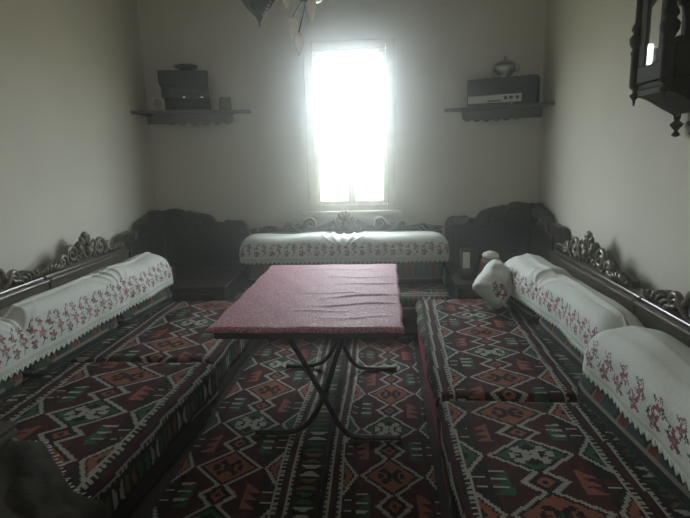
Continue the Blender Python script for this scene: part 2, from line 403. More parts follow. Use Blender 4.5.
# ------------------------------------------------------------------ bolsters and their covers
TPAL = np.array([[.085,.17,.14],[.026,.05,.042],[.36,.07,.06],[.62,.58,.44],[.16,.30,.24],[.38,.28,.18]])
def bolster_weave(s, q):
    ss = np.mod(s, .36)/.36; out = np.zeros(s.shape, int)
    dgl = np.mod(ss*2 + q*3.0, 1.0)
    out = np.where(dgl < .22, 2, out); out = np.where((dgl >= .22) & (dgl < .27), 3, out); out = np.where((dgl >= .27) & (dgl < .36), 1, out)
    dot = (np.hypot(np.mod(s, .045)-.0225, np.mod(q, .045)-.0225) < .011) & (dgl > .4)
    out = np.where(dot, 4, out); out = np.where((dgl > .93), 5, out)
    out = np.where((q > .045) & (q < .055), 3, out); out = np.where((q > .02) & (q < .045), 1, out); out = np.where((q < .02) & (np.mod(s, .03) < .015), 4, out)
    return out
def bolster(T, s0, s1, pb, pfs, z0, z1, label):
    pf = sum(pfs)/2
    t_c = T((s0+s1)/2, (pb+pf)/2, z0)
    n = 72; th = np.linspace(0, 2*PI, n+1)
    ex = .24
    cp = np.sign(np.cos(th))*np.abs(np.cos(th))**ex; sp_ = np.sign(np.sin(th))*np.abs(np.sin(th))**ex
    # start at the foot of the front face and run up it
    th0 = -PI/4
    th = th + th0
    cp = np.sign(np.cos(th))*np.abs(np.cos(th))**ex; sp_ = np.sign(np.sin(th))*np.abs(np.sin(th))**ex
    ns = int((s1-s0)/.009); s = np.linspace(s0, s1, ns+1)
    u = np.abs((s-(s0+s1)/2)/((s1-s0)/2)); sc = np.clip(1-.0*u, 0, 1)*np.clip(1-u**12, .0, 1)**.5
    sc[0] = sc[-1] = .02
    pc, zc, hp, hz = (pb+pf)/2, (z0+z1)/2, (pf-pb)/2, (z1-z0)/2
    S = np.tile(s[:,None], (1, n+1))
    Pp = pc + hp*cp[None]*(.55+.45*sc[:,None]) + 0*S
    Z = zc + hz*sp_[None]*sc[:,None]
    Pp = np.where(sc[:,None] < .05, pc+.3*(Pp-pc), Pp)
    Pp = pb + (Pp-pb)*(1+.26*np.clip((zc-Z)/hz, 0, 1))
    Pp = pb + (Pp-pb)*(pfs[0]-pb+(pfs[1]-pfs[0])*(S-s0)/(s1-s0))/(pf-pb)
    G = np.stack(T(S, Pp, Z), -1)
    Sc = (S[:-1,:-1]+S[1:,1:])/2; Zc = (Z[:-1,:-1]+Z[1:,1:])/2
    o = sheet('bolster', G, MAT['kilim'], None, dye(bolster_weave(Sc-s0, Zc-z0), TPAL))
    tag(o, label, 'bolster', 'kilim back bolsters')
    o.data.materials[0] = MAT['kilim']
    return o
EPAL = np.array([[.66,.70,.66],[.27,.075,.13],[.38,.16,.21],[.055,.085,.055],[.20,.27,.16],[.55,.60,.52]])
def stamp(n_s, n_q, tall):
    """one repeat of the cross-stitch vine, n_s x n_q cells, as palette indices"""
    g = np.zeros((n_s, n_q), int)
    i, j = np.meshgrid(np.arange(n_s), np.arange(n_q), indexing='ij')
    vine = np.abs(i - (n_s/2 + n_s*.28*np.sin(j/n_q*2*PI))) < .7
    g[vine & (j > 1)] = 3
    def flower(ci, cj, r, c):
        d = np.hypot(i-ci, j-cj); a = np.arctan2(j-cj, i-ci)
        g[(d < r*(.72+.28*np.cos(5*a)))] = c
        g[d < r*.25] = 4
    def leaf(ci, cj, di, dj):
        for t in range(4):
            a, b = int(ci+di*t), int(cj+dj*t)
            if 0 <= a < n_s and 0 <= b < n_q: g[a, b] = 3; g[min(a+1, n_s-1), b] = 3
    if tall:
        for ci, cj, r, c in ((.5,.16,6.2,1),(.22,.44,5.6,1),(.76,.50,5.2,2),(.45,.74,4.6,1),(.5,.94,2.6,2)): flower(ci*n_s, cj*n_q, r, c)
    else:
        for ci, cj, r, c in ((.26,.20,5.0,1),(.72,.40,5.0,2),(.28,.62,4.8,1),(.74,.78,4.0,1),(.42,.92,2.2,2)): flower(ci*n_s, cj*n_q, r, c)
    for ci, cj, di, dj in ((.1,.40,1,.6),(.9,.20,-1,.8),(.05,.72,1,.7),(.92,.58,-1,.5),(.15,.08,1,.4),(.6,.88,1,.6)): leaf(ci*n_s, cj*n_q, di, dj)
    return g
def cover(T, s0, s1, pb, pf, z1, hem, label, group, dips=(), tall=False, end=(1,1), spread=0., name='bolster_cover', edge=None):
    """cloth over the top and front of the bolsters: from behind the top, over, down the front to the hem"""
    cell = .0055
    # cross-section path in (p, z)
    r = .085; pts = []
    rb = .075; pts += [(pb-.004, z1-.12), (pb-.002, z1-rb)]
    for k in range(1, 8): a = PI - k/8*PI/2; pts.append((pb+rb+rb*math.cos(a), z1-rb+rb*math.sin(a)))
    pts.append((pb+rb+.005, z1+.002)); pts.append(((pb+pf)/2, z1+.012))
    for k in range(0, 8): a = PI/2 - k/8*PI/2; pts.append((pf-r+r*math.cos(a), z1-r+r*math.sin(a)))
    pts.append((pf+.004, z1-r-.03)); pts.append((pf+.010, (z1+hem)/2)); pts.append((pf+.010, hem))
    pts = np.array(pts); d = np.r_[0, np.cumsum(np.hypot(*np.diff(pts, axis=0).T))]
    nq = int(d[-1]/cell); qq = np.linspace(0, d[-1], nq+1)
    pp = np.interp(qq, d, pts[:,0]); zz = np.interp(qq, d, pts[:,1])
    ns = int((s1-s0)/cell); s = np.linspace(s0, s1, ns+1)
    S, Q = np.meshgrid(s, qq, indexing='ij'); Pp = np.tile(pp, (ns+1,1)); Z = np.tile(zz, (ns+1,1))
    top = np.clip((Z-hem)/(z1-hem), 0, 1)
    for i, e in ((0, S-s0), (1, s1-S)):
        if end[i]:
            R = .13; k = np.where(e < R, 1-np.sqrt(np.clip(1-(1-e/R)**2, 0, 1)), 0)
            Z = Z - k*R*.8*top**1.5; Pp = Pp - k*.04*np.where(Pp > (pb+pf)/2, 1, -1)
    for ds, dw, dh in dips:       # where two bolsters meet the cloth sinks in and creases
        g = np.exp(-((S-ds)/dw)**2); Z = Z - dh*g*top**2; Pp = Pp - dh*.4*g*np.clip(top*1.4, 0, 1)*np.clip((Pp-pb)/(pf-pb), 0, 1)
        for k in range(5):
            so = ds + (k-2)*.035; cr = np.exp(-((S-so-(top-.7)*.16*(k-2))/.011)**2)*np.clip((top-.35)*2.4, 0, 1)*np.exp(-((S-ds)/(dw*2))**2)
            Z = Z + .014*cr; 
    Z = Z + .008*wob(S*1.2, Q*2)*top**1.5 + .004*np.sin(S*11+Q*7)*top
    Pp = Pp + (.004*np.sin(S*17)+.005*np.sin(S*6.3+1))*(1-top) + .003*wob(S*3, Q*3)
    Pp = Pp + spread*np.clip((S-(s0+s1)/2)/(s1-s0)*2, -.3, 1)*np.clip((Pp-pb)/(pf-pb), 0, 1.2)
    if edge:                       # hem rising or falling a little along its length
        Z = Z + edge(S)*(1-top)
    G = np.stack(T(S, Pp, Z), -1)
    n_s, n_q = 21, 30
    g = stamp(n_s, n_q, tall); g2 = stamp(n_s, n_q, not tall)
    col = np.zeros((ns, nq), int)
    ii, jj = np.meshgrid(np.arange(ns), np.arange(nq), indexing='ij')
    up = nq-1-jj                   # cells above the hem
    m = (up >= 4) & (up < 4+n_q)
    pat = g[ii % n_s, np.clip(up-4, 0, n_q-1)]
    col = np.where(m, pat, col)
    sparse = rng.random(col.shape) < .15
    col = np.where(m & sparse, 0, col); col = np.where(up < 3, 5, col)
    cl = dye(col, EPAL); cl = EPAL[col]*(1+.03*rng.standard_normal(col.shape))[..., None]
    if len(dips) == 0 and False: pass
    o = sheet(name, G, MAT['cover'], None, cl, thick=.004)
    tag(o, label, 'cover', group)
    # crochet edging hanging from the hem
    bs, bp, bz = s, Pp[:, -1], Z[:, -1]
    rows = 6; LG = np.zeros((ns+1, rows, 3)); 
    for k in range(rows):
        tri = np.abs(np.mod(s, .034)/.034-.5)*2
        depth = .010 + .020*(1-tri)
        LG[:, k] = np.stack(T(bs, bp+.002, bz - depth*k/(rows-1) + .001), -1)
    i2, j2 = np.meshgrid(np.arange(ns), np.arange(rows-1), indexing='ij')
    keep = ~(((i2 % 3) == 1) & ((j2 % 2) == 1))
    sheet('lace_trim', LG, MAT['lace'], o, None, keep=keep, thick=.003)
    return o
PB, PF = .185, .335
bolster(TL, 2.80, 3.44, PB, (.358,.405), .286, .565, 'kilim bolster under the far end of the left white cover')
bolster(TL, 2.05, 2.785, PB, (.325,.358), .286, .565, 'kilim bolster under the middle of the left white cover')
bolster(TL, 1.28, 2.035, PB, (.315,.322), .286, .565, 'kilim bolster under the near end of the left white cover')
bolster(TR, 2.86, 3.43, PB, (.365,.425), .286, .535, 'kilim bolster on the right beside the small white pillow')
bolster(TR, 2.06, 2.845, PB, (.335,.360), .286, .535, 'kilim bolster in the middle of the right seats')
bolster(TR, 1.15, 2.045, PB, (.375,.43), .286, .53, 'kilim bolster nearest the camera on the right seats')
bolster(TB, -1.10, -.33, PB, (.365,.365), .281, .58, 'left one of the two kilim bolsters under the window')
bolster(TB, -.315, .45, PB, (.365,.365), .281, .58, 'right one of the two kilim bolsters under the window')
cover(TL, 1.25, 3.47, PB-.02, PF+.025, .625, .405, 'white floral embroidered cover draped over the bolsters on the left', 'white embroidered covers', dips=((2.04,.05,.04),(2.80,.06,.008)), spread=.075, edge=lambda S: .03*np.clip((S-2.2)/1.2, 0, 1))
cover(TR, 2.015, 3.46, PB-.02, PF+.05, .585, .405, 'white floral embroidered cover over the far bolsters on the right', 'white embroidered covers', dips=((2.86,.07,.035),), spread=.075)
cover(TR, 1.05, 2.035, PB-.03, PF+.10, .585, .415, 'white floral embroidered cover nearest the camera on the right', 'white embroidered covers', dips=(), tall=True, spread=.0)
cover(TB, -1.13, .48, PB-.02, PF+.055, .655, .475, 'white floral embroidered cover along the bolsters under the window', 'white embroidered covers', dips=((-.32,.09,.012),))

# ------------------------------------------------------------------ carved backrests
def scroll_pts(cs, cz, r0, sg, tail, p, turns=1.45):
    P = []; R = []
    for k in range(6):
        u = k/6; P.append((cs - sg*(r0+tail*(1-u)**1.0), p, max(.006, cz - r0*.9*(1-u**2)))); R.append(.006+.010*u)
    n = 26
    for k in range(n+1):
        u = k/n; a = PI - sg*0 - u*turns*2*PI; r = r0*(1-u*.80)
        P.append((cs + sg*r*math.cos(a), p, cz + r*math.sin(a))); R.append(.016*(1-.45*u))
    P.append((cs, p+.006, cz)); R.append(.013)
    return P, R
def crest(T, parent, sc, half, z0, h, p=.075):
    k = h/.16
    # backing with a wavy top
    top = []
    n = 60
    for i in range(n+1):
        u = -1+2*i/n; zz = .03 + .085*math.exp(-(u/.20)**2) + .035*math.exp(-((abs(u)-.48)/.10)**2) + .022*math.exp(-((abs(u)-.83)/.09)**2)
        top.append((sc+u*half, z0+zz*k))
    MB().prism([(sc-half, z0-.002), *top, (sc+half, z0-.002)], .052, .082, lambda a, d, b: T(a, d, b)).build('crest_board', MAT['wood'], parent)
    for sg in (-1, 1):
        P, R = scroll_pts(sc - sg*half*.36, z0+.060*k, .052*k, sg, half*.26, p); MB().tube(P, R, 8, T=lambda a, b, c: T(a, b, c if c > z0 else z0+c)).build('scroll', MAT['carving'], parent) if False else None
        def TT(a, b, c): return T(a, b, c)
        P = [(x, y, (z if z > z0 else z0+.01)) for x, y, z in P]
        MB().tube(P, R, 8, TT).build('scroll', MAT['carving'], parent)
        P, R = scroll_pts(sc - sg*half*.60, z0+.040*k, .034*k, -sg, half*.10, p+.006, 1.3)
        P = [(x, y, max(z, z0+.01)) for x, y, z in P]
        MB().tube(P, R, 8, TT).build('scroll', MAT['carving'], parent)
        lf = MB()
        for i in range(6):          # ribbed acanthus leaf at the end
            b = sc - sg*half*(.97-.05*i); tip = b + sg*half*.05*(i-1.5)*.6
            hh = (.028+.012*i-.0022*i*i*1.2)*k
            lf.tube([(b, p, z0+.004), ((b*2+tip)/3 - sg*.008, p+.008, z0+hh*.55), (tip, p+.012, z0+hh), (tip+sg*.012, p+.004, z0+hh*1.02)], [.010,.011,.008,.004], 6, TT)
        lf.build('acanthus_leaf', MAT['carving'], parent)
    cr = MB()
    cr.ball((sc, p+.01, z0+.055*k), (.026*k,.022,.030*k), TT)
    for i in range(7):
        a = PI*(.08+.84*i/6); L = (.070 + .050*math.sin(a)**3)*k
        c = (sc+math.cos(a)*L*.72, p, z0+.035*k+math.sin(a)*L*.85)
        cr.ball(c, (.017*k,.016,.036*k), TT, 8, 6, rot=PI/2-a)
    cr.ball((sc, p, z0+.150*k), (.026*k,.02,.022*k), TT)
    for sg in (-1,1):
        for i in range(3): cr.ball((sc+sg*(.075+.022*i)*k, p+.008, z0+(.052-.014*i)*k), (.014*k,.014,.014*k), TT, 8, 5)
        cr.tube([(sc+sg*.03*k, p+.014, z0+.02), (sc+sg*.06*k, p+.018, z0+.045*k), (sc+sg*.085*k, p+.014, z0+.095*k), (sc+sg*.065*k, p+.01, z0+.115*k), (sc+sg*.05*k, p+.008, z0+.098*k)], [.008,.01,.009,.007,.005], 6, TT)
    cr.build('crown_carving', MAT['carving'], parent)
def backrest(T, s0, s1, zr, h, label, sc=None, name='carved_backrest'):
    t = thing(name, label, 'backrest', T((s0+s1)/2, .06, 0), 'carved wooden backrests')
    g = .003
    MB().bevel_box(s0+g, s1-g, .004, .120, .02, zr-.09, .006, 2, T).build('back_panel', MAT['wood'], t)
    MB().bevel_box(s0+g, s1-g, .004, .140, zr-.0895, zr, .010, 3, T).build('rail', MAT['rail'], t)
    MB().bevel_box(s0+g, s1-g, .128, .152, zr-.010, zr+.008, .006, 3, T).build('rail_moulding', MAT['rail'], t)
    MB().bevel_box(s0+g, s1-g, .040, .120, zr+.0005, zr+.022, .006, 2, T).build('crest_base', MAT['rail'], t)
    sc = sc if sc is not None else (s0+s1)/2
    crest(T, t, sc, min(s1-sc, sc-s0)-.01, zr+.022, h, .100)
    return t
ZLR, ZRR, ZBR = .645, .595, .63
backrest(TL, 2.555, 3.42, ZLR, .165, 'carved wooden backrest on the left wall, section next to the corner unit')
backrest(TL, 1.55, 2.55, ZLR, .165, 'carved wooden backrest on the left wall, section at the photo edge')
backrest(TR, 2.26, 3.43, ZRR, .18, 'carved wooden backrest on the right wall, section next to the corner unit', sc=2.915)
backrest(TR, 1.10, 2.255, ZRR, .18, 'carved wooden backrest on the right wall, section under the wall cabinet')
backrest(TB, -1.10, .455, ZBR, .16, 'carved wooden backrest below the window, behind the white cover')

# ------------------------------------------------------------------ corner units
def corner_unit(name, label, sx, xw, W, group):
    """sx +1: unit in the left corner, -1: right; s measured out from the corner"""
    xi = xw
    def C(a, b, z): return (xi + sx*a, YB - b, z)         # a along the back wall, b along the side wall
    Dp = .80
    t = thing(name, label, 'corner table', C(W/2, Dp/2, 0), group)
    MB().bevel_box(.006, W-.02, .006, Dp-.02, .004, .345, .008, 2, C).build('cabinet', MAT['wood'], t)
    MB().bevel_box(.004, W, .004, Dp, .346, .376, .010, 3, C).build('top', MAT['wood'], t)
    d = MB(); d.bevel_box(.08, W-.10, Dp-.0195, Dp-.008, .06, .32, .005, 2, C); dd = d.build('door', MAT['wood'], t)
    MB().ball(C(W-.16, Dp-.002, .2), .014).build('knob', MAT['pewter'], dd)
    prof = [(.0,.845),(.05,.855),(.085,.86),(.12,.855),(.15,.85),(.175,.832),(.215,.838),(.25,.825),(.32,.815),(.375,.80),(.41,.785),(.44,.745),(.475,.727),(.51,.735),(.535,.757),(.575,.752),(.61,.748),(.65,.752),(.68,.742),(.70,.722),(.715,.70)]
    k = W/.73
    for which in (0, 1):
        kk = k if which == 0 else Dp/.73
        ox = .0205 if which == 0 else .0855
        poly = [(ox,.378), (ox,.835)] + [(.085+a*(kk-.115), z) for a, z in prof if .085+a*(kk-.115) > ox+.004] + [(.085+.715*(kk-.115),.378)]
        if which == 0: T2 = lambda a, d, z: C(a, d, z)
        else: T2 = lambda a, d, z: C(d, a, z)
        bb = MB().prism(poly, (.02 if which == 0 else .02), .085, T2).build('carved_back', MAT['wood'], t)
        m = MB()
        def bar(a0, a1, z0, z1):
            m.bevel_box(a0, a1, .0855, .100, z0, z1, .004, 2, lambda a, b, z: T2(a, b, z))
        bar(.12*kk, .66*kk, .66, .69); bar(.12*kk, .66*kk, .42, .45); bar(.12*kk, .15*kk, .4505, .6595); bar(.63*kk, .66*kk, .4505, .6595)
        m.build('panel_moulding', MAT['wood'], bb)
        for cs, cz, r0, sg, tl in ((.52*kk, .715, .024, -1, .04), (.37*kk, .735, .034, 1, .12), (.20*kk, .785, .030, -1, .03)):
            P, R = scroll_pts(cs, cz, r0, sg, tl, .095, 1.3)
            MB().tube(P, [r*.8 for r in R], 7, lambda a, b, z: T2(a, b, z)).build('scroll', MAT['wood'], bb)
    return t
corner_unit('corner_table', 'dark carved wooden corner table left of the window', 1, XL, .80, 'carved corner tables')
corner_unit('corner_table', 'dark carved wooden corner table right of the window, holding small things', -1, XR, .745, 'carved corner tables')

# ------------------------------------------------------------------ folding table and its cloth
TX0, TX1, TY0, TY1, TZ = -.695, .062, 1.90, 3.08, .60
def table():
    t = thing('folding_table', 'low folding table with dark crossed tube legs under the pink cloth', 'table', ((TX0+TX1)/2, (TY0+TY1)/2, 0))
    MB().bevel_box(TX0+.012, TX1-.012, TY0+.012, TY1-.012, TZ-.052, TZ-.006, .008, 2).build('tabletop', MAT['black'], t)
    r = .0125
    def curve(pts, n=8):
        P = [Vector(p) for p in pts]; out = []
        for i in range(len(P)-1):
            p0, p1, p2, p3 = P[max(i-1,0)], P[i], P[i+1], P[min(i+2, len(P)-1)]
            for k in range(n):
                u = k/n; out.append(.5*((2*p1)+(p2-p0)*u+(2*p0-5*p1+4*p2-p3)*u*u+(3*p1-p0-3*p2+p3)*u**3))
        out.append(P[-1]); return out
    for y in (2.10, 2.86):
        MB().tube(curve([(-.455,y,.546),(-.37,y,.40),(-.255,y,.17),(-.20,y,.065),(-.13,y,.026),(.06,y,.0235)]), r, 10).build('leg', MAT['metal'], t)
        MB().tube(curve([(-.16,y+.03,.546),(-.215,y+.03,.40),(-.275,y+.03,.22),(-.34,y+.03,.09),(-.43,y+.03,.030),(-.60,y+.03,.0235)]), r, 10).build('leg', MAT['metal'], t)
    MB().tube([(-.27,2.10,.199),(-.27,2.86,.199)], .008, 8).build('pivot_bar', MAT['metal'], t)
    return t
table()
def tablecloth():
    c = .008; dr = .020; r = .012
    def axis(a0, a1):
        L = a1-a0; u = np.arange(-dr, L+dr+c/2, c)
        pos = np.clip(u, 0, L)+a0; over = np.where(u < 0, -u, np.where(u > L, u-L, 0)); sgn = np.where(u < 0, -1, np.where(u > L, 1, 0))
        return pos, over, sgn
    px, ox, sx = axis(TX0, TX1); py, oy, sy = axis(TY0, TY1)
    X, Y = np.meshgrid(px, py, indexing='ij'); OX, OY = np.meshgrid(ox, oy, indexing='ij'); SX, SY = np.meshgrid(sx, sy, indexing='ij')
    ov = np.maximum(OX, OY)
    Z = TZ - ov*.96
    X = X + SX*(.004+.10*np.minimum(ov, .03)) + SX*.004*np.sin(Y*21)*(ov > 0); Y = Y + SY*(.004+.06*np.minimum(ov, .03)) + SY*.004*np.sin(X*23)*(ov > 0)
    u = (X-TX0)/(TX1-TX0); v = (Y-TY0)/(TY1-TY0)
    wr = np.zeros_like(Z)
    for (y0, sl, x0, x1, amp, wd) in ((2.20,.10,.45,1.0,.006,.010),(2.33,.16,.5,1.0,.007,.012),(2.42,-.05,.35,.8,.004,.010),(2.12,.03,.3,.7,.004,.010),(2.58,.08,.55,1.0,.005,.012),(2.74,.02,.4,1.0,.004,.012),(2.95,-.02,.2,.9,.003,.014),(2.02,.06,.5,1.0,.003,.012)):
        cc = Y - (y0 + sl*(X+.3) + .012*np.sin(X*19+y0*7)); wr += amp*np.exp(-(cc/wd)**2)*np.clip((u-x0)*6, 0, 1)*np.clip((x1-u)*8+.2, 0, 1)
    Z = Z + wr*(ov == 0) + .0015*wob(X*3, Y*3)*(ov == 0) + .001
    o = sheet('tablecloth', np.stack([X, Y, Z], -1), MAT['pink'], None, None, thick=.0025)
    tag(o, 'pink patterned tablecloth with creases on the folding table', 'tablecloth')
tablecloth()

# ------------------------------------------------------------------ small white pillow
def pillow():
    nu, nv = 62, 62
    u = np.linspace(-1, 1, nu); U, V = np.meshgrid(u, u, indexing='ij')
    def side(sg):
        k = np.clip((1-U**4)*(1-V**4), 0, 1)**.5
        ed = 1-.10*np.cos(U*PI/2)**2*np.abs(V)**2; ed2 = 1-.10*np.cos(V*PI/2)**2*np.abs(U)**2
        cr = 1-.17*U**2*V**2
        x = U*.142*ed2*cr; z = V*.127*ed*cr; y = sg*.080*k + .006*np.sin(U*9+V*4)*k*sg + .005*np.sin(V*13-U*5)*k
        return x, y, z
    front, back = side(-1), side(1)
    Rm = Matrix.Rotation(math.radians(-24), 3, 'Y') @ Matrix.Identity(3)
    Rm = Matrix.Rotation(math.radians(28), 3, 'Z') @ Matrix.Rotation(math.radians(-24), 3, 'X') @ Matrix.Rotation(math.radians(-38), 3, 'Y')
    A = np.array(Rm)
    t = thing('throw_pillow', 'small white pillow with pink embroidery leaning on the right seat', 'pillow', (.72, 3.22, .28))
    allp = np.concatenate([np.stack(front, -1).reshape(-1,3), np.stack(back, -1).reshape(-1,3)]) @ A.T
    off = np.array([.69, 3.22, 0]); off[2] = .289 - allp[:,2].min()
    g = stamp(21, 30, True)
    for sg, sd, nm in ((-1, front, 'pillow_front'), (1, back, 'pillow_back')):
        P = np.stack(sd, -1) @ A.T + off
        col = np.zeros((nu-1, nv-1), int)
        if sg < 0:
            ii, jj = np.meshgrid(np.arange(nu-1), np.arange(nv-1), indexing='ij')
            m = (ii > 6) & (ii < 27) & (jj > 12) & (jj < 42); col = np.where(m, g[np.clip(ii-6, 0, 20), np.clip(jj-12, 0, 29)], 0)
        sheet(nm, P, MAT['pillow'], t, EPAL[col])
pillow()

# ------------------------------------------------------------------ things on the right corner table
def corner_things():
    zt = .377
    t = thing('napkin_box', 'small dark box with a white front beside the brown jar', 'box', (.59, 3.66, zt))
    MB().bevel_box(.535, .645, 3.62, 3.74, zt+.001, zt+.20, .006).build('box_body', MAT['wood'], t)
    MB().bevel_box(.543, .592, 3.612, 3.619, zt+.075, zt+.19, .004).build('front_card', MAT['cream_plastic'], t)
    j = thing('jar', 'round brown jar with a pale top on the right corner table', 'jar', (.735, 3.60, zt))
    MB().lathe([(.035,.001),(.060,.015),(.082,.06),(.085,.10),(.070,.14),(.052,.155)], (.735,3.60,zt), 24).build('jar_body', MAT['brown'], j)
    MB().lathe([(.056,.1555),(.060,.165),(.050,.185),(.025,.197),(.004,.20)], (.730,3.60,zt), 20).build('pale_lid', MAT['cream_plastic'], j)
corner_things()

# ------------------------------------------------------------------ corner shelves high on the back wall
SZ = 1.60
def corner_shelf(name, label, sx, xw, along, side, vz):
    def C(a, b, z): return (xw + sx*a, YB - b, z)
    t = thing(name, label, 'shelf', C(along/2, .15, vz), 'carved corner shelves')
    poly = [(.004,.004), (along,.004), (along,.035), (.004,side)]
    V = [C(a, b, z) for z in (vz-.022, vz) for a, b in poly]
    MB().add(V, [(3,2,1,0),(4,5,6,7),(0,1,5,4),(1,2,6,5),(2,3,7,6),(3,0,4,7)]).build('board', MAT['wood'], t)
    # scalloped valance under the front edge
    f0 = Vector((along-.13, .055)); f1 = Vector((.14, side-.075)); L = (f1-f0).length; d = (f1-f0)/L; nrm = Vector((d.y, -d.x))
    if nrm.y < 0: nrm = -nrm
    pts = [(0, vz-.023), (0, vz-.075)]
    n = 7
    for i in range(n):
        for k in range(1, 7):
            u = (i+k/6)/n*L; pts.append((u, vz-.078-.022*math.sin(PI*k/6)-.012*math.sin(PI*u/L)))
    pts += [(L, vz-.075), (L, vz-.023)]
    def T2(a, dd, z):
        q = f0 + d*a - nrm*dd; return C(q.x, q.y, z)
    MB().prism(pts, 0, .02, T2).build('scalloped_valance', MAT['wood'], t)
    m = MB()
    m.prism([(0.004, vz-.023), (.004, vz-.085), (along-.16, vz-.085), (along-.14, vz-.023)], .004, .022, lambda a, dd, z: C(a, dd, z))
    m.build('wall_batten', MAT['wood'], t)
    def F(a, out, z):          # a along the front edge from its back-wall end, out towards the room
        q0 = Vector((along, .035)); q1 = Vector((.004, side)); dv = (q1-q0).normalized(); nn = Vector((dv.y, -dv.x))
        if nn.y < 0: nn = -nn
        q = q0 + dv*a + nn*out; return C(q.x, q.y, z)
    return F
FL = corner_shelf('corner_shelf', 'dark carved corner shelf left of the window, carrying the stereo', 1, XL, .86, .30, 1.632)
FR = corner_shelf('corner_shelf', 'dark carved corner shelf right of the window, carrying the radio', -1, XR, .745, .33, 1.588)
def stereo():
    F = FL; z = 1.633
    t = thing('stereo', 'black stacked stereo with two lit lights on the left shelf', 'stereo', F(.52, -.12, z))
    def bb(a0, a1, o0, o1, z0, z1, r=.008): return MB().bevel_box(a0, a1, o0, o1, z0, z1, r, 2, F)
    bb(.305, .645, -.19, -.03, z+.001, z+.095).build('amplifier', MAT['black'], t)
    bb(.31, .665, -.19, -.03, z+.0955, z+.190).build('tape_deck', MAT['black'], t)
    bb(.31, .68, -.19, -.025, z+.1905, z+.300).build('tuner', MAT['black'], t)
    for a in (.365, .50): MB().bevel_box(a-.011, a+.011, -.0298, -.024, z+.094, z+.104, .002, 1, F).build('indicator_light', MAT['led'], t)
    for a in (.36,.40,.59,.62): MB().ball(F(a, -.022, z+.045), .012).build('knob', MAT['black'], t)
    g = MB().bevel_box(.37,.60,-.028,-.022,z+.130,z+.168,.003,1,F); g.build('cassette_door', MAT['metal'], t)
    d = MB().lathe([(.02,0.001),(.05,.012),(.085,.03),(.09,.042),(.06,.05),(.02,.052)], F(.47, -.10, z+.300), 20)
    tag(d.build('dish', MAT['black']), 'small dark dish lying on top of the black stereo', 'dish')
def mini_speaker(a, mat, label):
    F = FL; z = 1.633
    t = thing('mini_speaker', label, 'speaker', F(a, -.07, z), 'mini speakers on the left shelf')
    MB().bevel_box(a-.047, a+.047, -.13, -.035, z+.001, z+.100, .012, 3, F).build('speaker_case', mat, t)
    pts = [(a+.034*math.cos(q), -.033, z+.05+.040*math.sin(q)) for q in np.linspace(0, 2*PI, 25)]
    MB().tube([F(*p) for p in pts], .0035, 6).build('rim', mat, t)
    m = MB(); ring = [F(a+.033*math.cos(q), -.0335, z+.05+.039*math.sin(q)) for q in np.linspace(0, 2*PI, 24, endpoint=False)]
    ring2 = [F(a+.033*math.cos(q), -.0345, z+.05+.039*math.sin(q)) for q in np.linspace(0, 2*PI, 24, endpoint=False)]
    m.add(ring+ring2, [tuple(range(24)), tuple(range(47,23,-1))]+[(i,(i+1)%24,24+(i+1)%24,24+i) for i in range(24)]); m.build('grille', MAT['grey_plastic'], t)
stereo()
mini_speaker(.70, MAT['cream_plastic'], 'cream mini speaker left of the black stereo')
mini_speaker(.19, MAT['grey_plastic'], 'grey mini speaker right of the black stereo')
def radio():
    F = FR; z = 1.589
    t = thing('radio', 'old dark radio with a silver dial panel on the right shelf', 'radio', F(.4, -.1, z))
    MB().bevel_box(.165, .672, -.19, -.02, z+.001, z+.20, .008, 2, F).build('radio_case', MAT['black'], t)
    MB().bevel_box(.175, .565, -.0195, -.014, z+.022, z+.078, .002, 1, F).build('dial_panel', MAT['silver'], t)
    MB().bevel_box(.32, .42, -.0138, -.012, z+.030, z+.040, .001, 1, F).build('dial_scale', MAT['black'], t)
    for a in (.45,.49,.535):
        q = F(a, -.013, z+.052); n = Vector(F(a, 0, 0))-Vector(F(a, -.1, 0)); n.normalize()
        MB().tube([Vector(q), Vector(q)+n*.014], [.013,.011], 14).build('knob', MAT['metal'], t)
    MB().bevel_box(.49,.502,-.0195,-.013,z+.008,z+.016,.001,1,F).build('badge', MAT['silver'], t)
    p = F(.43, -.10, z+.20)
    s = thing('sugar_bowl', 'round pewter lidded bowl with two handles on the radio', 'bowl', p)
    MB().lathe([(.040,.001),(.045,.006),(.030,.014),(.055,.030),(.074,.058),(.078,.080),(.070,.098),(.064,.102)], p, 24).build('bowl_body', MAT['pewter'], s)
    MB().lathe([(.068,.1025),(.060,.115),(.035,.128),(.012,.134),(.010,.142),(.016,.150),(.010,.158),(.002,.160)], p, 24).build('lid', MAT['pewter'], s)
    for sg in (-1,1):
        pts = []
        for k in range(9):
            a = -PI/2+PI*k/8; pts.append((p[0]+sg*(.070+.030*math.cos(a)), p[1]-sg*.0, p[2]+.075+.028*math.sin(a)))
        MB().tube(pts, .005, 7).build('handle', MAT['pewter'], s)
radio()

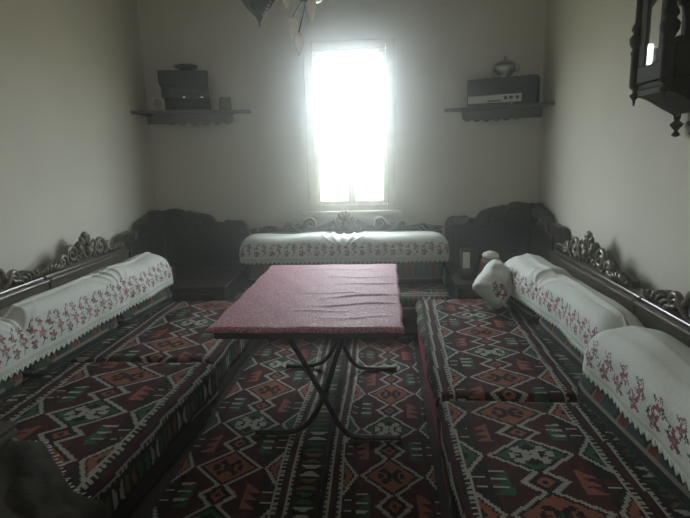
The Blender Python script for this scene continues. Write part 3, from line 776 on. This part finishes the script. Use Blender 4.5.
# ------------------------------------------------------------------ wall cabinet, top right
def wall_cabinet():
    y0, y1, pf = 2.03, 2.26, .21             # near side, far side, front from the wall
    zb, zt = 1.495, 2.30
    T = TR
    t = thing('wall_cabinet', 'dark carved wooden wall cabinet with turned posts and glass front', 'cabinet', T((y0+y1)/2, .1, zb))
    prof = lambda: [(.003,-.078),(.006,-.056),(.016,-.043),(.019,-.036),(.009,-.028),(.008,-.02),(.018,-.01),(.022,0),(.022,.115),(.027,.125),(.019,.138),(.031,.160),(.033,.182),(.019,.20),(.028,.212),(.024,.228),(.017,.24),(.017,.50),(.025,.52),(.025,.805)]
    for y in (y0, y1): MB().lathe(prof(), T(y, pf, zb), 14).build('post', MAT['dark_wood'], t)
    for y in (y0-.012, (y0+y1)/2, y1+.012):
        MB().bevel_box(y-.016, y+.016, .004, .04, zb-.08, zt, .004, 2, T).build('back_stile', MAT['dark_wood'], t)
        MB().lathe([(.003,-.185),(.014,-.180),(.016,-.173),(.006,-.162),(.009,-.156),(.023,-.140),(.025,-.133),(.010,-.120),(.013,-.110),(.018,-.0605)], T(y, .03, zb-.02), 14).build('pendant', MAT['dark_wood'], t)
    # shelf floor, sill panels and cornice
    MB().bevel_box(y0+.005, y1-.005, .004, pf-.005, zb-.022, zb, .005, 2, T).build('shelf_floor', MAT['dark_wood'], t)
    MB().bevel_box(y0-.03, y1+.03, .004, pf+.03, zt, zt+.05, .01, 2, T).build('cornice', MAT['dark_wood'], t)
    MB().bevel_box(y0+.025, y1-.025, pf-.012, pf+.008, zb+.002, zb+.065, .004, 2, T).build('front_apron', MAT['dark_wood'], t)
    for y in (y0, y1): MB().bevel_box(y-.010, y+.010, .042, pf-.025, zb+.002, zb+.14, .004, 2, T).build('side_panel', MAT['dark_wood'], t)
    # arched fretwork above the side openings
    for y in (y0, y1):
        A0, A1 = .042, pf-.026; zs = zb+.14
        arch = [(A0, zt-.001), (A0, zs+.0)]
        arch = [(A0, zt-.001), (A0, zs+.10)]
        w_ = A1-A0
        for k in range(13):
            u = k/12; h = (1-abs(2*u-1))**.6; arch.append((A0+.012+(w_-.024)*u, zs+.15+.10*h - .03*math.sin(2*PI*u*2)**2))
        arch += [(A1, zs+.10), (A1, zt-.001)]
        MB().prism(arch, y-.008, y+.008, lambda a, d, z: T(d, a, z)).build('arched_fret', MAT['dark_wood'], t)
    for (ya, yb) in ((y0+.024, y0+.060), (y1-.070, y1-.024)):
        MB().bevel_box(ya, yb, pf-.010, pf+.006, zb+.066, zt-.002, .003, 1, T).build('front_stile', MAT['dark_wood'], t)
    MB().box(y0+.0605, y1-.0705, pf-.008, pf-.005, zb+.067, zt-.003, lambda a, b, c: T(a, b+(a-y0-.06)*.045, c)).build('pane', MAT['pane2'], t)
    # ogee brackets sweeping from the front posts back to the wall
    og = [(pf-.004, zb-.023), (pf-.002, zb-.045)]
    for k in range(1, 15):
        u = k/14; a = pf-.002-(pf-.035)*u; z = zb-.045-.070*(.5-.5*math.cos(PI*u)) - .018*math.sin(PI*u)**2*0
        og.append((a, z))
    og += [(.040, zb-.125), (.040, zb-.023)]
    for y in (y0+.012, y1-.012): MB().prism(og, y-.014, y+.014, lambda a, d, z: T(d, a, z)).build('ogee_bracket', MAT['dark_wood'], t)
    MB().prism(og[:-2]+[(.05, zb-.118), (.05, zb-.105)]+[(a, z+.012) for a, z in og[::-1][3:-1]], y0+.027, y1-.027, lambda a, d, z: T(d, a, z)).build('curved_bottom', MAT['dark_wood'], t)
wall_cabinet()

# ------------------------------------------------------------------ chandelier above the table
def chandelier():
    cx, cy = -.43, 2.5
    t = thing('chandelier', 'dark metal chandelier with cream glass petals hanging above the table', 'chandelier', (cx, cy, ZC))
    MB().lathe([(.002,-.07),(.03,-.06),(.06,-.03),(.07,-.001)], (cx,cy,ZC), 20).build('ceiling_rose', MAT['bronze'], t)
    ch = MB()
    for k in range(9):
        z = ZC-.075-.042*k; pts = [(cx+(.011*math.cos(a) if k % 2 else 0), cy+(0 if k % 2 else .011*math.cos(a)), z-.012+.027*math.sin(a)) for a in np.linspace(0, 2*PI, 13)]
        ch.tube(pts, .003, 6)
    ch.build('chain', MAT['bronze'], t)
    MB().lathe([(.004,-.16),(.02,-.15),(.05,-.11),(.03,-.07),(.06,-.03),(.045,.0),(.015,.03),(.006,.05)], (cx,cy,2.26), 22).build('hub', MAT['bronze'], t)
    def arm(ang, L, zend):
        c, s = math.cos(ang), math.sin(ang); P = []
        for k in range(13):
            u = k/12; P.append((cx+c*L*u, cy+s*L*u, 2.21-.10*math.sin(PI*u)+(zend-2.21)*u**2))
        MB().tube(P, .010, 8).build('arm', MAT['bronze'], t); return P[-1]
    # big pointed drop on the left arm, with a beaded edge
    d = arm(PI, .13, 2.10)
    lv = MB().lathe([(.003,-.245),(.006,-.225),(.02,-.200),(.055,-.165),(.085,-.12),(.095,-.08),(.075,-.03),(.03,0),(.012,.015)], (d[0],d[1],2.085), 6)
    dr = lv.build('pointed_drop', MAT['bronze'], t); dr.data.polygons.foreach_set('use_smooth', [False]*len(dr.data.polygons))
    for k in range(9):
        u = k/8; r = .020+.075*u; z = 2.085-.200+.115*u**1.1
        MB().ball((d[0]+r*.97+.004, d[1]-.02-.01*u, z), .0055+.0035*(k in (6,7)), None, 8, 5).build('bead', MAT['bead'], t)
    # lamp arm towards the window with drooping petals
    e = arm(.35, .11, 2.02)
    MB().lathe([(.01,-.06),(.05,-.05),(.075,-.02),(.06,.02),(.02,.04)], (e[0],e[1]+.0,2.0), 16).build('bobeche', MAT['bronze'], t)
    for (px, py, z) in ((-.319,2.50,1.851),(-.408,2.50,1.772),(-.386,2.52,1.712),(-.30,2.42,1.93),(-.45,2.60,1.94)):
        P = MB().lathe([(.002,0),(.007,.010),(.015,.030),(.022,.058),(.023,.080),(.018,.094),(.008,.098)], (px,py,z), 14).build('glass_petal', MAT['petal'], t)
        MB().tube([(px,py,z+.098), ((px+e[0])/2,(py+e[1])/2,(z+.098+1.99)/2+.01), (e[0]+(px-e[0])*.4, e[1]+(py-e[1])*.4, 1.975)], .0035, 6).build('petal_wire', MAT['bronze'], P)
chandelier()

# ------------------------------------------------------------------ dark throw at the lower left
def throw():
    s = np.linspace(.78, 1.565, 90); q = np.linspace(0, .86, 100)
    S, Q = np.meshgrid(s, q, indexing='ij')
    p0 = .42; flat = .615
    p = np.where(Q < flat, p0+Q, np.where(Q < flat+.08, p0+flat+.055*np.sin((Q-flat)/.08*PI/2), p0+flat+.055))
    z = np.where(Q < flat, .315, np.where(Q < flat+.08, .315-.055*(1-np.cos((Q-flat)/.08*PI/2)), .26-(Q-flat-.08)*.9))
    e = np.clip((1.565-S)/.07, 0, 1)
    Z = z + .018*np.abs(wob(S*2.2, Q*2.0))*(Q < flat+.05) - .022*(1-e)**2*(Q < flat+.04) + .012*np.sin(S*17+Q*6)**2*(Q < flat)
    # the far edge slants back towards the front corner of the mattress
    S2 = S - np.clip(Q-.29, 0, .30)*np.clip((S-.9)/.6, 0, 1)
    P2 = p + .012*np.abs(np.sin(S*15))*(Q > flat+.02) + .010
    o = sheet('throw_blanket', np.stack(TL(S2, P2, Z), -1), MAT['throw'], None, None, thick=.010)
    tag(o, 'dark plush throw spread over the near end of the left mattress', 'blanket')
    fr = MB()
    for k in range(12, 74, 2):
        a = (S2[-1,k], P2[-1,k], Z[-1,k]); jx = random.uniform(-.008,.008)
        fr.tube([TL(*a), TL(a[0]+.010, a[1]+jx, a[2]-.004), TL(a[0]+.020+random.uniform(0,.008), a[1]+jx*1.5, a[2]-.009)], [.003,.0025,.0015], 5)
    fr.build('fringe', MAT['thread'], o)
    f = MB().bevel_box(1.19, 1.50, .44, .695, .365, .395, .012, 3, TL).bevel_box(1.195, 1.505, .435, .69, .3955, .415, .009, 3, TL)
    tag(f.build('folded_cloth', MAT['olive']), 'olive folded cloth on the dark throw at the left edge', 'cloth')
throw()

# ------------------------------------------------------------------ haze volume added to imitate lens glare round the window
def haze():
    o = MB().box(XL+.002, XR-.002, YF+.002, YB-.002, .002, ZC-.002).build('haze', MAT['wall'])
    m = bpy.data.materials.new('glare_haze'); m.use_nodes = True; nt = m.node_tree; nt.nodes.clear()
    out = nt.nodes.new('ShaderNodeOutputMaterial'); ad = nt.nodes.new('ShaderNodeAddShader')
    for i, (den, g) in enumerate(HAZE):
        v = nt.nodes.new('ShaderNodeVolumeScatter')
        v.inputs['Color'].default_value = (.92,.98,.98,1); v.inputs['Density'].default_value = den; v.inputs['Anisotropy'].default_value = g
        nt.links.new(v.outputs[0], ad.inputs[i])
    nt.links.new(ad.outputs[0], out.inputs['Volume'])
    o.data.materials[0] = m
    tag(o, 'thin pale haze added for the veil of glare round the window', 'haze', kind='stuff')
haze()
